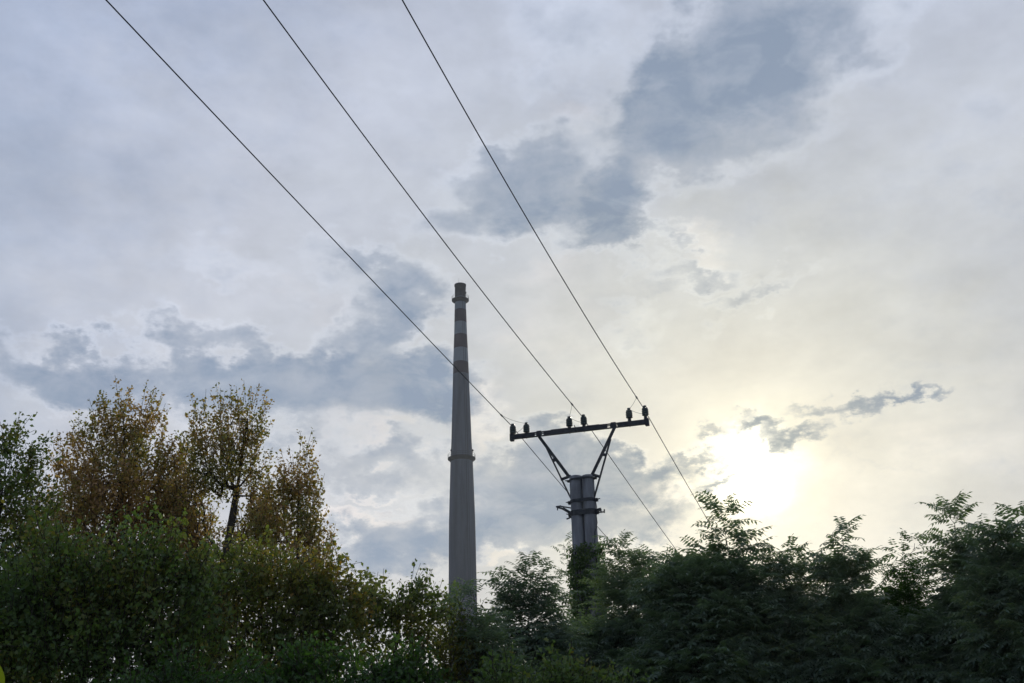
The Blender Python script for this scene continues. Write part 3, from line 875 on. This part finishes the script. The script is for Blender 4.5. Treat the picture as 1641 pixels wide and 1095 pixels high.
tree('leafy_bush', 'bright green bush at the bottom between the olive tree and the yellow bush', 'bush', 19, 17, 590,
     [(490, 1075, 34, 40, 100), (535, 1062, 28, 26, 60), (600, 1085, 50, 26, 120), (565, 1050, 14, 22, 26), (650, 1070, 30, 36, 80), (685, 1092, 30, 24, 50), (440, 1100, 50, 30, 90), (560, 1105, 150, 26, 200)],
     'simple', LEAF_BRIGHT, (.12, .085, .3), 14, .05, None, top=(590, 1075), depth=.9, shoot=(.45, 1.0), hi=.5, lo=.95)
tree('leafy_bush', 'low green bush under the dark corner tree at bottom left', 'bush', 20, 15.5, 250,
     [(215, 1100, 50, 24, 80), (290, 1085, 28, 40, 90), (345, 1100, 60, 26, 110), (395, 1072, 18, 30, 36)],
     'simple', LEAF_BRIGHT, (.11, .075, .3), 14, .05, None, top=(300, 1090), depth=.9, shoot=(.4, 1.0), hi=.5, lo=.6)

# right-hand thicket of trees with feathery compound leaves
FG = 'feathery leaved trees of the right thicket'
tree('feathery_tree', 'small feathery sapling rising against the foot of the chimney', 'tree', 31, 18, 775,
     [(750, 958, 16, 20, 16), (785, 985, 26, 26, 24), (765, 1010, 30, 30, 40), (790, 1050, 50, 46, 90), (830, 1080, 60, 30, 70)],
     'pinnate', LEAF_PINNATE, None, 4, .06, FG, top=(765, 975), frond=(0.43, 6, 0.098), hi=.27, lo=.64)
tree('feathery_tree', 'rounded feathery tree just left of the concrete pole', 'tree', 32, 20, 850,
     [(855, 918, 16, 18, 22), (815, 930, 18, 20, 22), (840, 950, 40, 28, 60), (880, 962, 24, 28, 36), (810, 985, 30, 30, 50), (860, 1000, 60, 40, 130), (850, 1060, 110, 50, 260)],
     'pinnate', LEAF_PINNATE, None, 4, .08, FG, top=(850, 925), frond=(0.46, 6, 0.109), hi=.27, lo=.64)
tree('feathery_tree', 'dark feathery tree directly right of the concrete pole', 'tree', 33, 22, 1000,
     [(988, 878, 14, 20, 16), (1008, 890, 24, 16, 24), (1000, 920, 46, 26, 90), (1050, 900, 34, 20, 60), (1000, 965, 44, 40, 180), (1060, 960, 60, 40, 220), (1000, 1040, 110, 70, 420), (920, 1040, 60, 60, 200)],
     'pinnate', LEAF_PINNATE, None, 4, .10, FG, top=(1000, 900), frond=(0.50, 7, 0.115), hi=.27, lo=.64)
tree('feathery_tree', 'thin sprays of feathery foliage rising close beside the left of the concrete pole', 'tree', 34, 28.5, 905,
     [(904, 885, 10, 14, 8), (906, 915, 14, 16, 14), (930, 960, 30, 24, 40), (925, 1010, 50, 40, 110)],
     'pinnate', LEAF_PINNATE, None, 4, .05, FG, top=(915, 930), frond=(0.41, 6, 0.092), hi=.27, lo=.64)
tree('feathery_tree', 'tallest feathery tree of the right thicket, its tip in front of the sun glare', 'tree', 35, 20, 1150,
     [(1168, 822, 14, 18, 12), (1160, 845, 28, 16, 18), (1115, 862, 26, 12, 16), (1192, 855, 14, 16, 8), (1140, 878, 56, 16, 34), (1090, 888, 34, 14, 24), (1150, 905, 60, 26, 120), (1090, 925, 60, 36, 160), (1190, 930, 40, 36, 100), (1140, 980, 90, 50, 360), (1130, 1060, 130, 70, 520)],
     'pinnate', LEAF_PINNATE, None, 4, .11, FG, top=(1160, 840), frond=(0.60, 8, 0.138), hi=.27, lo=.64)
tree('feathery_tree', 'short feathery tree directly right of the tallest feathery one', 'tree', 36, 20.5, 1260,
     [(1262, 878, 16, 14, 18), (1240, 905, 30, 18, 44), (1285, 905, 26, 16, 34), (1260, 935, 50, 26, 110), (1230, 990, 70, 50, 260), (1290, 1000, 70, 50, 260), (1260, 1065, 120, 60, 420)],
     'pinnate', LEAF_PINNATE, None, 4, .08, FG, top=(1262, 885), frond=(0.48, 7, 0.115), hi=.27, lo=.64)
tree('feathery_tree', 'feathery tree with a rounded fan-like top in the middle of the right thicket', 'tree', 37, 20, 1355,
     [(1350, 843, 22, 12, 22), (1345, 872, 30, 18, 36), (1380, 885, 22, 14, 20), (1320, 880, 14, 14, 10), (1350, 912, 44, 22, 70), (1350, 960, 50, 30, 130), (1370, 1010, 80, 50, 300), (1370, 1070, 110, 50, 360)],
     'pinnate', LEAF_PINNATE, None, 4, .09, FG, top=(1350, 862), frond=(0.55, 8, 0.127), hi=.27, lo=.64)
tree('feathery_tree', 'lighter thin topped feathery tree between the fan-like one and the far right pair', 'tree', 38, 21, 1450,
     [(1455, 878, 26, 12, 12), (1430, 900, 24, 14, 24), (1470, 905, 26, 14, 26), (1445, 930, 46, 20, 66), (1430, 965, 56, 26, 150), (1460, 1010, 90, 50, 340), (1450, 1075, 110, 50, 360)],
     'pinnate', LEAF_BRIGHT, None, 4, .07, FG, top=(1450, 895), frond=(0.43, 6, 0.103), hi=.27, lo=.64)
tree('feathery_tree', 'feathery tree with an upright plume, second from the right edge', 'tree', 39, 20, 1535,
     [(1520, 820, 20, 12, 18), (1530, 855, 22, 20, 24), (1560, 870, 20, 16, 22), (1505, 885, 20, 12, 12), (1545, 900, 34, 26, 70), (1550, 945, 46, 36, 140), (1530, 1000, 80, 40, 240), (1550, 1065, 110, 60, 400)],
     'pinnate', LEAF_PINNATE, None, 4, .10, FG, top=(1530, 840), frond=(0.58, 8, 0.132), hi=.27, lo=.64)
tree('feathery_tree', 'dense feathery tree cut by the right edge of the view', 'tree', 40, 19, 1640,
     [(1600, 845, 22, 14, 22), (1635, 840, 22, 14, 24), (1615, 875, 40, 22, 80), (1600, 920, 44, 36, 130), (1650, 920, 44, 50, 160), (1620, 990, 70, 60, 300), (1640, 1060, 80, 60, 320)],
     'pinnate', LEAF_PINNATE, None, 4, .11, FG, top=(1620, 850), frond=(0.55, 8, 0.127), hi=.27, lo=.64)
tree('leafy_bush', 'low dark green bush at the bottom below the concrete pole', 'bush', 41, 16, 880,
     [(800, 1085, 26, 40, 70), (850, 1100, 60, 24, 110), (905, 1082, 30, 32, 90), (965, 1100, 60, 22, 110)],
     'simple', LEAF_GREEN, (.12, .085, .35), 14, .05, None, top=(880, 1095), depth=.9, shoot=(.4, 1.0), hi=.5, lo=.6)
# creeper on the pole's lower shaft
rg = np.random.default_rng(77)
vr = empty('climbing_creeper', POLE0 + A * 0, 'green creeper wrapped round the lower shaft of the concrete pole', 'climber')
n_ = 1500; zc = rg.uniform(.2, 1, n_) ** .75 * (on_plane(945, 875)[2]); aa = rg.uniform(0, 2 * math.pi, n_)
ex = .43 - zc * .008
Pv = POLE0 + A * (np.cos(aa) * ex)[:, None] + B * (np.sin(aa) * ex * .62)[:, None] + Z * zc[:, None]
V = leaves_simple(rg, Pv, unit(Pv - POLE0 - Z * zc[:, None]), 12, .05, .08, .6)
quads_mesh('crown', V, .15 + rg.normal(0, .14, len(V)), LEAF_GREEN, vr).name = 'foliage'
b = MB()
for k in range(5):
    a0 = rg.uniform(0, 6.28); pts = []
    for zq in np.linspace(0, on_plane(945, 885)[2], 24):
        e_ = .41 - zq * .006; a = a0 + .5 * math.sin(zq * .9 + k)
        pts.append(POLE0 + A * math.cos(a) * e_ + B * math.sin(a) * e_ * .62 + Z * zq)
    b.path(pts, .014, 5)
b.build('stem', M_BARK, vr)

# one bright leaf close by at the lower left edge
lp = at(-9, 1082, 2.2)
b = MB(); lv = []; lf = []
ns = 14
prof_l = [math.sin(math.pi * (i / ns) ** .8) * (1 - .25 * i / ns) for i in range(ns + 1)]
up_ = UPV * .9 + RGT * -.15; up_ = up_ / np.linalg.norm(up_)
for i in range(ns + 1):
    c_ = lp + up_ * (i / ns - .5) * .075 + FWD * .006 * math.sin(i / ns * 3)
    w = prof_l[i] * .0145
    lv += [c_ - RGT * w + FWD * .004, c_ + FWD * .0, c_ + RGT * w + FWD * .004]
for i in range(ns):
    lf += [(i * 3, i * 3 + 1, i * 3 + 4, i * 3 + 3), (i * 3 + 1, i * 3 + 2, i * 3 + 5, i * 3 + 4)]
M_NEAR = leaf_mat('near_yellow_leaf', [(0, (.13, .16, .015)), (1, (.20, .22, .02))], trans=.4)  # the leaf's own yellow green
st = empty('yellow_leaf', lp - up_ * .0375, 'single bright yellow green leaf close by at the lower left edge', 'leaf')
link_mesh('blade', lv, lf, M_NEAR, st, True)
b.path([lp - up_ * .037, lp - up_ * .07 - RGT * .01, lp - up_ * .10 - RGT * .05, lp - up_ * .12 - RGT * .1], .0012, 5)
b.build('stalk', M_BARK, st)

# ------------------------------------------------------------------ haze, added to lift the trees below the sun in place of lens glare
HZ = .00010
mh = bpy.data.materials.new('glare_haze'); mh.use_nodes = True
t_ = mh.node_tree; t_.nodes.remove(t_.nodes['Principled BSDF'])
pv = t_.nodes.new('ShaderNodeVolumePrincipled')
pv.inputs['Color'].default_value = (.80, .90, 1.0, 1)
pv.inputs['Density'].default_value = HZ
pv.inputs['Anisotropy'].default_value = .75
t_.links.new(pv.outputs[0], t_.nodes['Material Output'].inputs['Volume'])
b = MB()
X = np.array([1.0, 0, 0]); Y = np.array([0, 1.0, 0])
ztop = zt + 2.0
b.box((0, 20, (ztop - 1.5) / 2), X, Y, Z, 1310, 1310, (ztop + 1.5) / 2)
hz = b.build('haze', mh)
tag(hz, 'thin haze added to stand in for lens glare below the sun', kind='stuff')
print('tris in crowns', TOTAL[0], 'sun', SUN_AZ, SUN_EL, 'chimney top', zt)
